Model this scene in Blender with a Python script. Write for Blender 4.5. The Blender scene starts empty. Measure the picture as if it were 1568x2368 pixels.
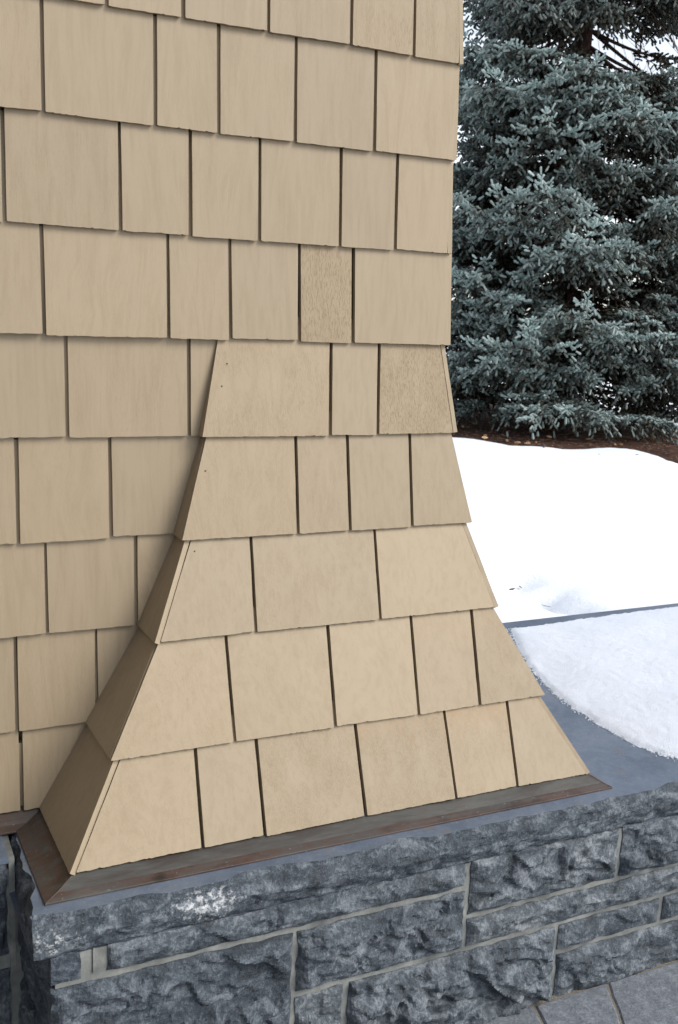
import bpy, bmesh, math, random
import numpy as np
from mathutils import Vector, Matrix, noise

random.seed(7)
rng = np.random.default_rng(11)
sc = bpy.context.scene
COL = sc.collection

# ------------------------------------------------------------------ camera
# solved from the shingle courses (world: x along the wall, y into it, z up, ground 0)
PW, PH = 1568.0, 2368.0            # pixel grid in which points were read off the photograph
FPX = 2459.67
CAM = np.array([0.0, -2.07563, 1.51541])
YAW, PITCH, ROLL = 0.46647, -0.186658, 0.0407386
def cam_axes():
    cy, sy, cp, sp = math.cos(YAW), math.sin(YAW), math.cos(PITCH), math.sin(PITCH)
    fw = np.array([sy*cp, cy*cp, sp]); rt = np.array([cy, -sy, 0]); up = np.cross(rt, fw)
    c, s = math.cos(ROLL), math.sin(ROLL)
    return rt*c+up*s, up*c-rt*s, fw
RT, UP, FW = cam_axes()
cd = bpy.data.cameras.new('camera')
cd.sensor_fit = 'HORIZONTAL'; cd.sensor_width = 15.6; cd.lens = FPX/PW*15.6
cd.clip_start = 0.05; cd.clip_end = 2000
cd.dof.use_dof = True; cd.dof.focus_distance = 2.5; cd.dof.aperture_fstop = 9.0
cam = bpy.data.objects.new('camera', cd); COL.objects.link(cam)
M4 = Matrix(((RT[0], UP[0], -FW[0], CAM[0]), (RT[1], UP[1], -FW[1], CAM[1]), (RT[2], UP[2], -FW[2], CAM[2]), (0, 0, 0, 1)))
cam.matrix_world = M4
sc.camera = cam

# ------------------------------------------------------------------ world, sun, exposure
SUN_AZ, SUN_EL = math.radians(141), math.radians(39)      # azimuth clockwise from +y: from the right, in front of the wall
w = bpy.data.worlds.new('World'); sc.world = w; w.use_nodes = True
nt = w.node_tree; bg = nt.nodes['Background']
sky = nt.nodes.new('ShaderNodeTexSky'); sky.sky_type = 'NISHITA'; sky.sun_disc = False
sky.sun_elevation = SUN_EL; sky.sun_rotation = SUN_AZ; sky.air_density = 1.0; sky.dust_density = 1.0; sky.ozone_density = 1.0
hs = nt.nodes.new('ShaderNodeHueSaturation'); hs.inputs['Saturation'].default_value = 0.38
nt.links.new(sky.outputs[0], hs.inputs['Color']); nt.links.new(hs.outputs[0], bg.inputs['Color'])
bg.inputs['Strength'].default_value = 0.125
sl = bpy.data.lights.new('sun', 'SUN'); sl.energy = 1.25; sl.angle = math.radians(28); sl.color = (1.0, 0.945, 0.85)
so = bpy.data.objects.new('sun', sl); COL.objects.link(so)
SDIR = Vector((math.sin(SUN_AZ)*math.cos(SUN_EL), math.cos(SUN_AZ)*math.cos(SUN_EL), math.sin(SUN_EL)))
so.rotation_euler = SDIR.to_track_quat('Z', 'Y').to_euler()
vs = sc.view_settings; vs.view_transform = 'Standard'; vs.look = 'None'; vs.gamma = 1.0; vs.exposure = 1.12
vs.use_curve_mapping = False

# ------------------------------------------------------------------ helpers
def ray(u, v):
    return ((u-PW/2)/FPX)*RT - ((v-PH/2)/FPX)*UP + FW
def on_z(u, v, z):
    r = ray(u, v); return CAM + r*((z-CAM[2])/r[2])
def on_plane(u, v, p0, n):
    r = ray(u, v); n = np.array(n, float); return CAM + r*(np.dot(np.array(p0)-CAM, n)/np.dot(r, n))
def link(o, parent=None):
    COL.objects.link(o)
    if parent is not None: o.parent = parent
    return o
def empty(name, loc=(0, 0, 0)):
    o = bpy.data.objects.new(name, None); o.location = loc; o.empty_display_size = .1
    return link(o)
def tag(o, label=None, cat=None, group=None, kind=None):
    if cat and not kind: kind = 'thing'
    if label: o['label'] = label
    if cat: o['category'] = cat
    if group: o['group'] = group
    if kind: o['kind'] = kind
    return o
def mesh_obj(name, verts, faces, mat, parent=None, loc=(0, 0, 0), smooth=False):
    me = bpy.data.meshes.new(name)
    me.from_pydata([tuple(map(float, v)) for v in verts], [], faces); me.update()
    if smooth: me.polygons.foreach_set('use_smooth', [True]*len(me.polygons))
    me.materials.append(mat)
    o = bpy.data.objects.new(name, me); o.location = loc
    link(o, parent)
    return o
def box(name, x0, x1, y0, y1, z0, z1, mat, parent=None):
    v = [(x, y, z) for z in (z0, z1) for y in (y0, y1) for x in (x0, x1)]
    f = [(0, 2, 3, 1), (4, 5, 7, 6), (0, 1, 5, 4), (1, 3, 7, 5), (3, 2, 6, 7), (2, 0, 4, 6)]
    return mesh_obj(name, v, f, mat, parent)
def np_mesh(name, V, T, mat, parent=None, smooth=False, colors=None):
    """V (n,3), T (m,k) with k = 3 or 4"""
    me = bpy.data.meshes.new(name); n, k = len(T), T.shape[1]
    me.vertices.add(len(V)); me.vertices.foreach_set('co', V.astype(np.float32).ravel())
    me.loops.add(n*k); me.loops.foreach_set('vertex_index', T.astype(np.int32).ravel())
    me.polygons.add(n); me.polygons.foreach_set('loop_start', np.arange(0, n*k, k, dtype=np.int32))
    me.polygons.foreach_set('loop_total', np.full(n, k, dtype=np.int32))
    me.polygons.foreach_set('use_smooth', np.full(n, smooth))
    if colors is not None:
        a = me.color_attributes.new('tint', 'FLOAT_COLOR', 'POINT')
        c = np.ones((len(V), 4), np.float32); c[:, :3] = colors; a.data.foreach_set('color', c.ravel())
    me.update(calc_edges=True); me.validate()
    me.materials.append(mat)
    o = bpy.data.objects.new(name, me); link(o, parent); return o

# ------------------------------------------------------------------ materials
class NB:
    def __init__(s, name):
        s.m = bpy.data.materials.new(name); s.m.use_nodes = True
        s.t = s.m.node_tree; s.b = s.t.nodes['Principled BSDF']
    def n(s, typ, **kw):
        nd = s.t.nodes.new(typ)
        for k, v in kw.items():
            if k in nd.inputs: s.set(nd.inputs[k], v)
            else: setattr(nd, k, v)
        return nd
    def set(s, inp, v):
        if isinstance(v, bpy.types.NodeSocket): s.t.links.new(v, inp)
        else: inp.default_value = v
    def coord(s, which='Object'): return s.n('ShaderNodeTexCoord').outputs[which]
    def mapping(s, vec, scale=(1, 1, 1), rot=(0, 0, 0), loc=(0, 0, 0)):
        m = s.n('ShaderNodeMapping'); s.set(m.inputs['Vector'], vec)
        s.set(m.inputs['Scale'], scale); s.set(m.inputs['Rotation'], rot); s.set(m.inputs['Location'], loc)
        return m.outputs[0]
    def noise(s, vec, scale, detail=4, rough=.55, dist=0.0):
        m = s.n('ShaderNodeTexNoise'); s.set(m.inputs['Vector'], vec)
        m.inputs['Scale'].default_value = scale; m.inputs['Detail'].default_value = detail
        m.inputs['Roughness'].default_value = rough; m.inputs['Distortion'].default_value = dist
        return m.outputs['Fac']
    def ramp(s, fac, stops):
        m = s.n('ShaderNodeValToRGB'); s.set(m.inputs['Fac'], fac); e = m.color_ramp.elements
        while len(e) < len(stops): e.new(.5)
        for el, (p, c) in zip(e, stops):
            el.position = p; el.color = (c, c, c, 1) if isinstance(c, (int, float)) else (*c, 1)
        return m.outputs[0]
    def math(s, op, a, b=0.0, clamp=False):
        m = s.n('ShaderNodeMath', operation=op, use_clamp=clamp); s.set(m.inputs[0], a); s.set(m.inputs[1], b); return m.outputs[0]
    def mix(s, fac, a, b, mode='MIX'):
        m = s.n('ShaderNodeMix', data_type='RGBA', blend_type=mode)
        s.set(m.inputs[0], fac)
        for i, v in ((6, a), (7, b)): s.set(m.inputs[i], v if isinstance(v, bpy.types.NodeSocket) else (*v, 1))
        return m.outputs[2]
    def bump(s, h, strength, dist=.001, normal=None):
        m = s.n('ShaderNodeBump'); s.set(m.inputs['Height'], h)
        m.inputs['Strength'].default_value = strength; m.inputs['Distance'].default_value = dist
        if normal is not None: s.set(m.inputs['Normal'], normal)
        return m.outputs[0]
    def done(s, color, rough=.6, normal=None, spec=None, metallic=None):
        s.set(s.b.inputs['Base Color'], color if isinstance(color, bpy.types.NodeSocket) else (*color, 1))
        s.set(s.b.inputs['Roughness'], rough)
        if normal is not None: s.set(s.b.inputs['Normal'], normal)
        if spec is not None: s.set(s.b.inputs['Specular IOR Level'], spec)
        if metallic is not None: s.set(s.b.inputs['Metallic'], metallic)
        return s.m

def mat_paint():
    k = NB('tan_painted_wood')
    oi = k.n('ShaderNodeObjectInfo').outputs['Random']
    off = k.n('ShaderNodeCombineXYZ'); k.set(off.inputs[0], k.math('MULTIPLY', oi, 37.0)); k.set(off.inputs[1], k.math('MULTIPLY', oi, 11.0)); k.set(off.inputs[2], k.math('MULTIPLY', oi, 23.0))
    add = k.n('ShaderNodeVectorMath', operation='ADD'); k.set(add.inputs[0], k.coord()); k.set(add.inputs[1], off.outputs[0])
    vec = add.outputs[0]
    wear = k.n('ShaderNodeAttribute', attribute_type='OBJECT', attribute_name='wear').outputs['Fac']
    tilt = k.math('MULTIPLY', k.math('SUBTRACT', oi, .5), .5)
    rot = k.n('ShaderNodeCombineXYZ'); k.set(rot.inputs[1], tilt)
    g = k.mapping(vec, (1, 1, .07), rot.outputs[0])
    warp = k.noise(k.mapping(vec, (1, 1, .35)), 7, 2)
    arc = k.n('ShaderNodeVectorMath', operation='ADD'); k.set(arc.inputs[0], g)
    wofs = k.n('ShaderNodeCombineXYZ'); k.set(wofs.inputs[0], k.math('MULTIPLY', k.math('SUBTRACT', warp, .5), k.math('MULTIPLY', oi, .16))); k.set(arc.inputs[1], wofs.outputs[0])
    grain = k.noise(arc.outputs[0], 95, 6, .62)
    gsoft = k.ramp(grain, [(.46, 0.0), (.62, 1.0)])
    runs = k.ramp(k.noise(k.mapping(vec, (1, 1, .12)), 22, 4, .6), [(.50, 0.0), (.80, 1.0)])
    fine = k.noise(g, 420, 3, .6)
    mid = k.noise(k.mapping(vec, (1, 1, .3)), 26, 4, .6)
    tooth = k.noise(k.mapping(vec, (1, 1, .45)), 520, 2, .6)
    pits = k.ramp(k.noise(k.mapping(vec, (1, 1, .22)), 360, 4, .68), [(.40, 0.0), (.52, 1.0)])
    patch = k.ramp(k.math('ADD', k.noise(k.mapping(vec, (1, 1, .45)), 22, 4, .65), k.math('MULTIPLY', wear, .16)), [(.38, 0.0), (.64, 1.0)])
    wmask = k.math('MULTIPLY', wear, patch, True)
    base = k.mix(mid, (.290, .228, .152), (.320, .255, .174))
    base = k.mix(k.math('MULTIPLY', gsoft, .40), base, (.250, .190, .120))
    base = k.mix(k.math('MULTIPLY', runs, .32), base, (.235, .178, .112))
    hue = k.mix(oi, (.95, .955, .96), (1.04, 1.035, 1.02))
    base = k.mix(1.0, base, hue, 'MULTIPLY')
    # grime caught in weathered grain
    grime = k.math('MULTIPLY', k.math('SUBTRACT', 1.0, pits), k.math('ADD', .03, k.math('MULTIPLY', wmask, .62)), True)
    base = k.mix(grime, base, (.20, .15, .09))
    # brown drip stain with a ragged outline, under a few butts
    st = k.n('ShaderNodeAttribute', attribute_type='OBJECT', attribute_name='stain').outputs['Fac']
    sep = k.n('ShaderNodeSeparateXYZ'); k.set(sep.inputs[0], k.coord())
    band = k.ramp(k.math('ADD', sep.outputs[2], k.math('MULTIPLY', k.math('SUBTRACT', k.noise(vec, 24, 4, .7), .5), .16)), [(.115, 0.0), (.165, 1.0)])
    blot = k.ramp(k.noise(vec, 60, 5, .7), [(.40, 0.0), (.62, 1.0)])
    base = k.mix(k.math('MULTIPLY', k.math('MULTIPLY', st, band), blot, True), base, (.30, .20, .11))
    h = k.math('ADD', k.math('MULTIPLY', grain, .55), k.math('MULTIPLY', fine, .5))
    h = k.math('ADD', h, k.math('MULTIPLY', tooth, .5))
    h = k.math('ADD', h, k.math('MULTIPLY', pits, k.math('ADD', .06, k.math('MULTIPLY', wmask, 1.3))))
    n1 = k.bump(h, .30, .0006)
    return k.done(base, k.math('ADD', .50, k.math('MULTIPLY', wmask, .25)), n1, .35)

def mat_stone(name='dark_blue_grey_stone', dark=(.017, .023, .030), mid=(.058, .073, .090), light=(.27, .295, .325), bumpd=.007):
    k = NB(name)
    oi = k.n('ShaderNodeObjectInfo').outputs['Random']
    off = k.n('ShaderNodeCombineXYZ')
    for i, q in enumerate((17., 29., 41.)): k.set(off.inputs[i], k.math('MULTIPLY', oi, q))
    add = k.n('ShaderNodeVectorMath', operation='ADD'); k.set(add.inputs[0], k.coord()); k.set(add.inputs[1], off.outputs[0]); vec = add.outputs[0]
    a = k.noise(k.mapping(vec, (1, 1, 1.7), (0, .5, 0)), 16, 7, .68, .6)
    b = k.noise(k.mapping(vec, (1, 1, .75), (0, -.5, 0)), 150, 5, .72)
    c = k.noise(vec, 5, 3, .5)
    f = k.math('ADD', k.math('MULTIPLY', a, .62), k.math('MULTIPLY', b, .38))
    col = k.ramp(f, [(.38, dark), (.49, mid), (.57, tuple(.5*(x+y) for x, y in zip(mid, light))), (.68, light)])
    col = k.mix(k.math('MULTIPLY', c, .3), col, k.mix(c, (.036, .048, .066), (.070, .072, .070)))
    col = k.mix(1.0, col, k.mix(oi, (.55, .60, .68), (1.34, 1.32, 1.27)), 'MULTIPLY')
    speck = k.ramp(k.noise(vec, 330, 3, .7), [(.62, 0.0), (.70, 1.0)])
    col = k.mix(k.math('MULTIPLY', speck, .55), col, (.34, .35, .37))
    h = k.math('ADD', a, k.math('MULTIPLY', b, .55))
    n1 = k.bump(k.math('ADD', h, k.math('MULTIPLY', speck, .15)), .9, bumpd)
    return k, col, n1, vec

k, c, n1, _ = mat_stone(); M_STONE = k.done(c, .62, n1, .4)
# cap front: same stone with a patch of white lime bloom
k, c, n1, _ = mat_stone('cap_split_stone')
oc = k.coord()
d1 = k.n('ShaderNodeVectorMath', operation='DISTANCE'); k.set(d1.inputs[0], k.mapping(oc, (.45, .2, 1))); k.set(d1.inputs[1], (.62*.45, -.365*.2, .423))
d2 = k.n('ShaderNodeVectorMath', operation='DISTANCE'); k.set(d2.inputs[0], k.mapping(oc, (.5, .2, 1))); k.set(d2.inputs[1], (.34*.5, -.365*.2, .415))
dd = k.math('MINIMUM', d1.outputs['Value'], k.math('ADD', d2.outputs['Value'], .012))
msk = k.ramp(dd, [(.012, 1.0), (.055, 0.0)])
bl = k.ramp(k.math('ADD', k.noise(oc, 95, 4, .7), k.math('MULTIPLY', msk, .16)), [(.63, 0.0), (.74, 1.0)])
c = k.mix(k.math('MULTIPLY', k.math('MULTIPLY', bl, msk), .68, True), c, (.72, .74, .76))
M_CAPF = k.done(c, .65, n1, .35)

def mat_captop():
    k = NB('honed_bluestone'); v = k.coord()
    a = k.noise(v, 6, 5, .6); b = k.noise(v, 160, 4, .65); c = k.noise(v, 30, 4, .6, .8)
    col = k.ramp(k.math('ADD', k.math('MULTIPLY', a, .6), k.math('MULTIPLY', c, .4)), [(.33, (.070, .094, .135)), (.5, (.105, .135, .185)), (.68, (.15, .178, .225))])  # bluestone tones pushed bluer to hold the sky's reflection
    col = k.mix(k.ramp(b, [(.55, 0.0), (.75, .45)]), col, (.26, .28, .31))
    col = k.mix(k.ramp(k.noise(v, 11, 5, .7), [(.60, 0.0), (.70, .5)]), col, (.16, .13, .10))
    return k.done(col, k.ramp(a, [(.3, .42), (.7, .60)]), k.bump(b, .25, .0008), .5)
M_CAPT = mat_captop()
def mat_mortar():
    k = NB('grey_mortar'); v = k.coord()
    a = k.noise(v, 20, 5, .6); b = k.noise(v, 300, 4, .7)
    col = k.ramp(a, [(.3, (.10, .107, .105)), (.55, (.19, .198, .19)), (.72, (.27, .278, .265))])
    return k.done(col, .85, k.bump(k.math('ADD', b, k.math('MULTIPLY', a, .6)), .6, .0016), .2)
M_MORTAR = mat_mortar()
def mat_copper():
    k = NB('weathered_copper'); v = k.coord()
    a = k.noise(k.mapping(v, (1, 1, 4)), 9, 6, .65, .5); b = k.noise(v, 70, 5, .7); st = k.noise(k.mapping(v, (.25, 2.5, 2.5)), 24, 4, .6)
    oi = k.n('ShaderNodeObjectInfo').outputs['Random']
    col = k.ramp(a, [(.30, (.035, .026, .022)), (.48, (.080, .050, .040)), (.62, (.070, .064, .060)), (.74, (.13, .075, .058))])
    col = k.mix(k.ramp(st, [(.48, 0.0), (.70, .55)]), col, (.085, .10, .095))
    col = k.mix(k.ramp(b, [(.66, 0.0), (.73, .75)]), col, (.17, .30, .29))
    col = k.mix(k.ramp(k.noise(v, 160, 3, .7), [(.66, 0.0), (.72, .6)]), col, (.33, .33, .32))
    return k.done(col, k.ramp(a, [(.3, .36), (.7, .62)]), k.bump(k.math('ADD', k.math('MULTIPLY', b, .3), st), .25, .002), .5, .35)
M_COPPER = mat_copper()
def mat_copper_grey():
    k = NB('grey_green_patina_copper'); v = k.coord()
    a = k.noise(k.mapping(v, (.4, 1, 3)), 12, 6, .65, .4); b = k.noise(v, 75, 5, .7); st = k.noise(k.mapping(v, (.3, 2, 2)), 30, 4, .6)
    col = k.ramp(a, [(.34, (.040, .028, .024)), (.46, (.048, .042, .037)), (.58, (.066, .066, .060)), (.70, (.070, .042, .033))])
    col = k.mix(k.ramp(st, [(.50, 0.0), (.70, .5)]), col, (.085, .088, .082))
    col = k.mix(k.ramp(b, [(.68, 0.0), (.74, .7)]), col, (.16, .31, .31))
    return k.done(col, k.ramp(a, [(.3, .38), (.7, .60)]), k.bump(k.math('ADD', k.math('MULTIPLY', b, .3), st), .25, .002), .5, .3)
M_COPPER_G = mat_copper_grey()
def mat_snow(name, sc_=1.0, grain=.004, c0=(.80, .84, .90), c1=(.87, .89, .93)):
    k = NB(name); v = k.coord()
    a = k.noise(v, 3*sc_, 5, .6); b = k.noise(v, 170*sc_, 4, .75); c = k.noise(v, 28*sc_, 4, .6)
    col = k.mix(a, c0, c1)
    col = k.mix(k.ramp(b, [(.30, .22), (.45, 0.0)]), col, (.60, .67, .78))
    n1 = k.bump(k.math('ADD', k.math('MULTIPLY', c, .7), b), .7, grain)
    m = k.done(col, .7, n1, .3)
    k.b.inputs['Subsurface Weight'].default_value = 0.0
    return m
M_SNOW = mat_snow('old_snow', .25, .01)
M_SNOWG = mat_snow('granular_snow', 1.6, .007, (.70, .75, .84), (.79, .83, .90))  # darker than the field: granular melt, with eave shade put into the colour
def mat_soil():
    k = NB('needle_litter'); v = k.coord()
    a = k.noise(v, 4, 6, .7); b = k.noise(v, 55, 5, .75)
    col = k.ramp(k.math('ADD', k.math('MULTIPLY', a, .5), k.math('MULTIPLY', b, .5)), [(.34, (.020, .012, .010)), (.47, (.062, .034, .026)), (.58, (.125, .068, .048)), (.70, (.21, .12, .08))])
    return k.done(col, .95, k.bump(b, 1.0, .03), .1)
M_SOIL = mat_soil()
def mat_paver():
    k = NB('flamed_grey_paving'); v = k.coord()
    a = k.noise(v, 7, 4, .6); b = k.noise(v, 150, 4, .75); c = k.noise(v, 40, 4, .6)
    col = k.ramp(k.math('ADD', k.math('MULTIPLY', b, .5), k.math('MULTIPLY', c, .5)), [(.36, (.09, .105, .13)), (.5, (.165, .185, .215)), (.64, (.29, .315, .35))])
    col = k.mix(k.math('MULTIPLY', a, .45), col, (.14, .145, .15))
    return k.done(col, .7, k.bump(k.math('ADD', b, c), .8, .003), .35)
M_PAVER = mat_paver()
def mat_sand():
    k = NB('joint_sand'); v = k.coord(); b = k.noise(v, 260, 4, .7)
    return k.done(k.ramp(b, [(.35, (.12, .108, .09)), (.65, (.27, .25, .215))]), .95, k.bump(b, .8, .002), .1)
M_SAND = mat_sand()
def mat_bark(name, c0, c1):
    k = NB(name); v = k.coord(); a = k.noise(k.mapping(v, (1, 1, .35)), 18, 6, .7)
    return k.done(k.ramp(a, [(.35, c0), (.68, c1)]), .9, k.bump(a, 1.0, .02), .15)
M_BARK = mat_bark('spruce_bark', (.018, .011, .009), (.075, .045, .035))
M_TWIG = mat_bark('grey_bare_bark', (.07, .055, .048), (.20, .165, .145))
def mat_needle():
    k = NB('blue_spruce_needles'); a = k.n('ShaderNodeAttribute', attribute_name='tint').outputs['Color']
    return k.done(a, .55, None, .35)
M_NEEDLE = mat_needle()
def mat_cone():
    k = NB('tan_cone_scales'); v = k.coord(); a = k.noise(v, 90, 4, .6)
    oi = k.n('ShaderNodeObjectInfo').outputs['Random']
    col = k.mix(oi, k.ramp(a, [(.3, (.24, .12, .055)), (.7, (.52, .31, .16))]), k.ramp(a, [(.3, (.34, .2, .10)), (.7, (.62, .43, .25))]))
    return k.done(col, .7, k.bump(a, .6, .004), .3)
M_CONE = mat_cone()
M_CONE_D = NB('dark_wet_cone').done((.045, .022, .02), .6)
M_PAINT = mat_paint()
M_BOARD = NB('sheathing_paint').done((.255, .205, .135), .8)
M_NAIL = NB('rusty_nail').done((.05, .035, .025), .6)
M_ROOF = NB('porch_soffit_paint').done((.16, .135, .10), .7)
M_SHADE_WALL = NB('dark_shade_wall').done((.055, .045, .038), .6)  # for the wall added to block light from the left

# ------------------------------------------------------------------ setting: ground
def fbm(x, y, s, o=4, seed=0.0):
    return noise.fractal(Vector((x*s+seed, y*s-seed*.7, seed*1.3)), 1.0, 2.0, o)
NEAR = [(960, 1000), (1050, 1004), (1085, 1008), (1120, 1012), (1160, 1021), (1200, 1026), (1270, 1026), (1350, 1029), (1400, 1028), (1450, 1031), (1500, 1038), (1540, 1050), (1570, 1060), (1640, 1086), (1720, 1110)]
FAR = [(1720, 1000), (1600, 990), (1510, 976), (1390, 957), (1304, 941), (1200, 928), (1050, 925), (960, 935)]
SNOWZ = .09
bed = [on_z(u, v, SNOWZ) for u, v in NEAR] + [on_z(u, v, .03) for u, v in FAR]
bed2 = np.array([[q[0], q[1]] for q in bed])
def bed_sd(P):
    """signed distance to the bed outline (negative inside), P (n,2)"""
    n = len(bed2); d = np.full(len(P), 1e9); ins = np.zeros(len(P), bool)
    for i in range(n):
        a, b = bed2[i], bed2[(i+1) % n]; ab = b-a
        t = np.clip(((P-a)@ab)/(ab@ab), 0, 1); q = a+t[:, None]*ab
        d = np.minimum(d, np.hypot(*(P-q).T))
        c = ((a[1] > P[:, 1]) != (b[1] > P[:, 1]))
        xx = (b[0]-a[0])*(P[:, 1]-a[1])/((b[1]-a[1]) or 1e-9)+a[0]
        ins ^= c & (P[:, 0] < xx)
    return np.where(ins, -d, d)
gx = np.concatenate([np.arange(1.0, 12.0, .075), np.arange(12, 24, .4), np.arange(24, 60, 3), np.arange(60, 420, 40)])
gy = np.concatenate([np.arange(.84, 12.0, .075), np.arange(12, 26, .4), np.arange(26, 60, 3), np.arange(60, 420, 40)])
GX, GY = np.meshgrid(gx, gy); Pxy = np.stack([GX.ravel(), GY.ravel()], 1)
sd = bed_sd(Pxy)
sm = np.clip((sd+.02)/.30, 0, 1); sm = np.sqrt(np.clip(1-(1-sm)**2, 0, 1))
hz = np.array([.03*fbm(x, y, .55, 4, 3.1)+.010*fbm(x, y, 2.6, 3, 8.2) for x, y in Pxy])
near_edge = np.exp(-np.clip(sd, 0, 9)/.5)
hz = hz + near_edge*np.array([.03*fbm(x, y, 1.6, 3, 5.5) for x, y in Pxy])
Z = -.05+sm*(.14+hz)
for (u, v) in [(1172, 1336), (1188, 1352), (1205, 1366), (1228, 1372), (1246, 1380), (1262, 1377), (1290, 1390), (1305, 1398), (1275, 1363), (1190, 1322), (1215, 1335), (1330, 1404)]:
    c = on_z(u, v, SNOWZ); dx = Pxy-c[:2]; Z -= .055*np.exp(-(dx[:, 0]**2+dx[:, 1]**2)/(2*.06**2))
nx, ny = len(gx), len(gy); idx = np.arange(nx*ny).reshape(ny, nx)
Q = np.stack([idx[:-1, :-1], idx[:-1, 1:], idx[1:, 1:], idx[1:, :-1]], -1).reshape(-1, 4)
g = np_mesh('snow_ground', np.column_stack([Pxy, Z]), Q, M_SNOW, None, True); tag(g, 'trampled white snow covering the ground behind the low stone wall', 'snow', None, 'structure')
# sheet reaching the horizon on every side
g = mesh_obj('ground', [(-420, -420, -.12), (420, -420, -.12), (420, 420, -.12), (-420, 420, -.12)], [(0, 1, 2, 3)], M_SNOW); tag(g, 'snow covered ground reaching to the horizon', 'ground', None, 'structure')
# soil bed under the spruce
cx, cy = bed2.mean(0)
bx = np.arange(bed2[:, 0].min()-1, bed2[:, 0].max()+1, .16); by = np.arange(bed2[:, 1].min()-1, bed2[:, 1].max()+1, .16)
BX, BY = np.meshgrid(bx, by); BP = np.stack([BX.ravel(), BY.ravel()], 1); bs = bed_sd(BP)
BZ = np.where(bs < .3, .025+np.array([.02*fbm(x, y, 1.3, 4, 2.0) for x, y in BP]), -.08)
n1, n2 = len(bx), len(by); ii = np.arange(n1*n2).reshape(n2, n1)
BQ = np.stack([ii[:-1, :-1], ii[:-1, 1:], ii[1:, 1:], ii[1:, :-1]], -1).reshape(-1, 4)
keep = (bs[BQ] < .35).all(1)
g = np_mesh('soil_bed', np.column_stack([BP, BZ]), BQ[keep], M_SOIL, None, True); tag(g, 'dark brown bare soil bed with needle litter under the spruce', 'soil', None, 'structure')

# ------------------------------------------------------------------ setting: paving
pav = mesh_obj('paving', [(-3, -6, -.0035), (6, -6, -.0035), (6, -.30, -.0035), (-3, -.30, -.0035)], [(0, 1, 2, 3)], M_SAND)
tag(pav, 'grey stone paving with sandy joints at the foot of the stone wall', 'paving', None, 'structure')
def slab(poly):
    bm = bmesh.new(); vs_ = []
    n = len(poly)
    for i in range(n):                      # wobbling sawn edges
        a, b = Vector(poly[i]), Vector(poly[(i+1) % n]); m = max(2, int((b-a).length/.05))
        for j in range(m):
            q = a.lerp(b, j/m); vs_.append((q.x+random.uniform(-.0018, .0018), q.y+random.uniform(-.0018, .0018)))
    c0 = [bm.verts.new((x, y, -.03)) for x, y in vs_]; c1 = [bm.verts.new((x, y, -.003)) for x, y in vs_]
    cx_, cy_ = sum(x for x, _ in vs_)/len(vs_), sum(y for _, y in vs_)/len(vs_)
    c2 = []
    for x, y in vs_:
        d = Vector((cx_-x, cy_-y)); d.normalize(); c2.append(bm.verts.new((x+d.x*.004, y+d.y*.004, 0)))
    m = len(vs_)
    for i in range(m):
        j = (i+1) % m
        bm.faces.new((c0[i], c0[j], c1[j], c1[i])); bm.faces.new((c1[i], c1[j], c2[j], c2[i]))
    bm.faces.new(c2)
    bmesh.ops.recalc_face_normals(bm, faces=bm.faces)
    me = bpy.data.meshes.new('paving_slab'); bm.to_mesh(me); bm.free(); me.materials.append(M_PAVER)
    o = bpy.data.objects.new('paving_slab', me); o.location = (0, 0, random.uniform(-.0015, .0015)); link(o, pav)
jt = .0042
edges = [(-.30, -.36), (.28, .20), (.86, .80), (1.399, 1.325), (1.606, 1.49), (2.15, 2.10), (2.75, 2.7), (3.4, 3.35)]   # joint x at the wall, joint x at y=-.60
for (a0, a1), (b0, b1) in zip(edges, edges[1:]):
    slab([(a0+jt, -.375), (a1+jt, -.60), (b1-jt, -.60), (b0-jt, -.375)])
rr = random.Random(3); yv = -.612
for r in range(5):
    h = rr.uniform(.38, .55); xv = -2.4+rr.uniform(0, .4)
    while xv < 4.2:
        wd = rr.uniform(.45, .85); slab([(xv+jt, yv), (xv+jt, yv-h), (xv+wd-jt, yv-h), (xv+wd-jt, yv)]); xv += wd
    yv -= h+.012

# ------------------------------------------------------------------ stone base wall
CT = .46                                     # top of the capstone
def facets(q, sharp=9.0):
    """tilted facets, their borders softened over a small width"""
    d, pts = noise.voronoi(q); tot = acc = 0.0
    for di, c in zip(d, pts):
        w_ = math.exp(-sharp*(di-d[0])); rv = noise.noise_vector(c*3.7+Vector((5, 9, 2)))
        acc += w_*(rv.x*(q.x-c.x)+rv.y*(q.y-c.y)+rv.z*.6); tot += w_
    return acc/tot
def rough_height(u, v, L, Hh, seed, amp):
    """split face: facets with their own tilt over broad relief, pinched at the edges"""
    wq = noise.noise_vector(Vector((u*14, v*14, seed)))*.35
    q = Vector((u*8+seed*13.1, v*12+u*3+seed*7.7, seed))+wq
    fac = facets(q, 45.0); fac2 = facets(q*2.7+wq*2, 26.0); fac3 = facets(q*6.5, 8.0)
    lay = abs(noise.noise(Vector((u*7+seed, v*46+u*12, seed))))
    fr = noise.fractal(Vector((u*30, v*34, seed*3.0)), 1.0, 2.1, 5)
    e = min(u, L-u, v, Hh-v); pin = 1-math.exp(-max(e, 0)/.011)
    return max(.0012*pin, 1.25*pin*amp*(.95+2.1*fac+.85*fac2+.22*fac3+.26*fr-.5*lay))
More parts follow.
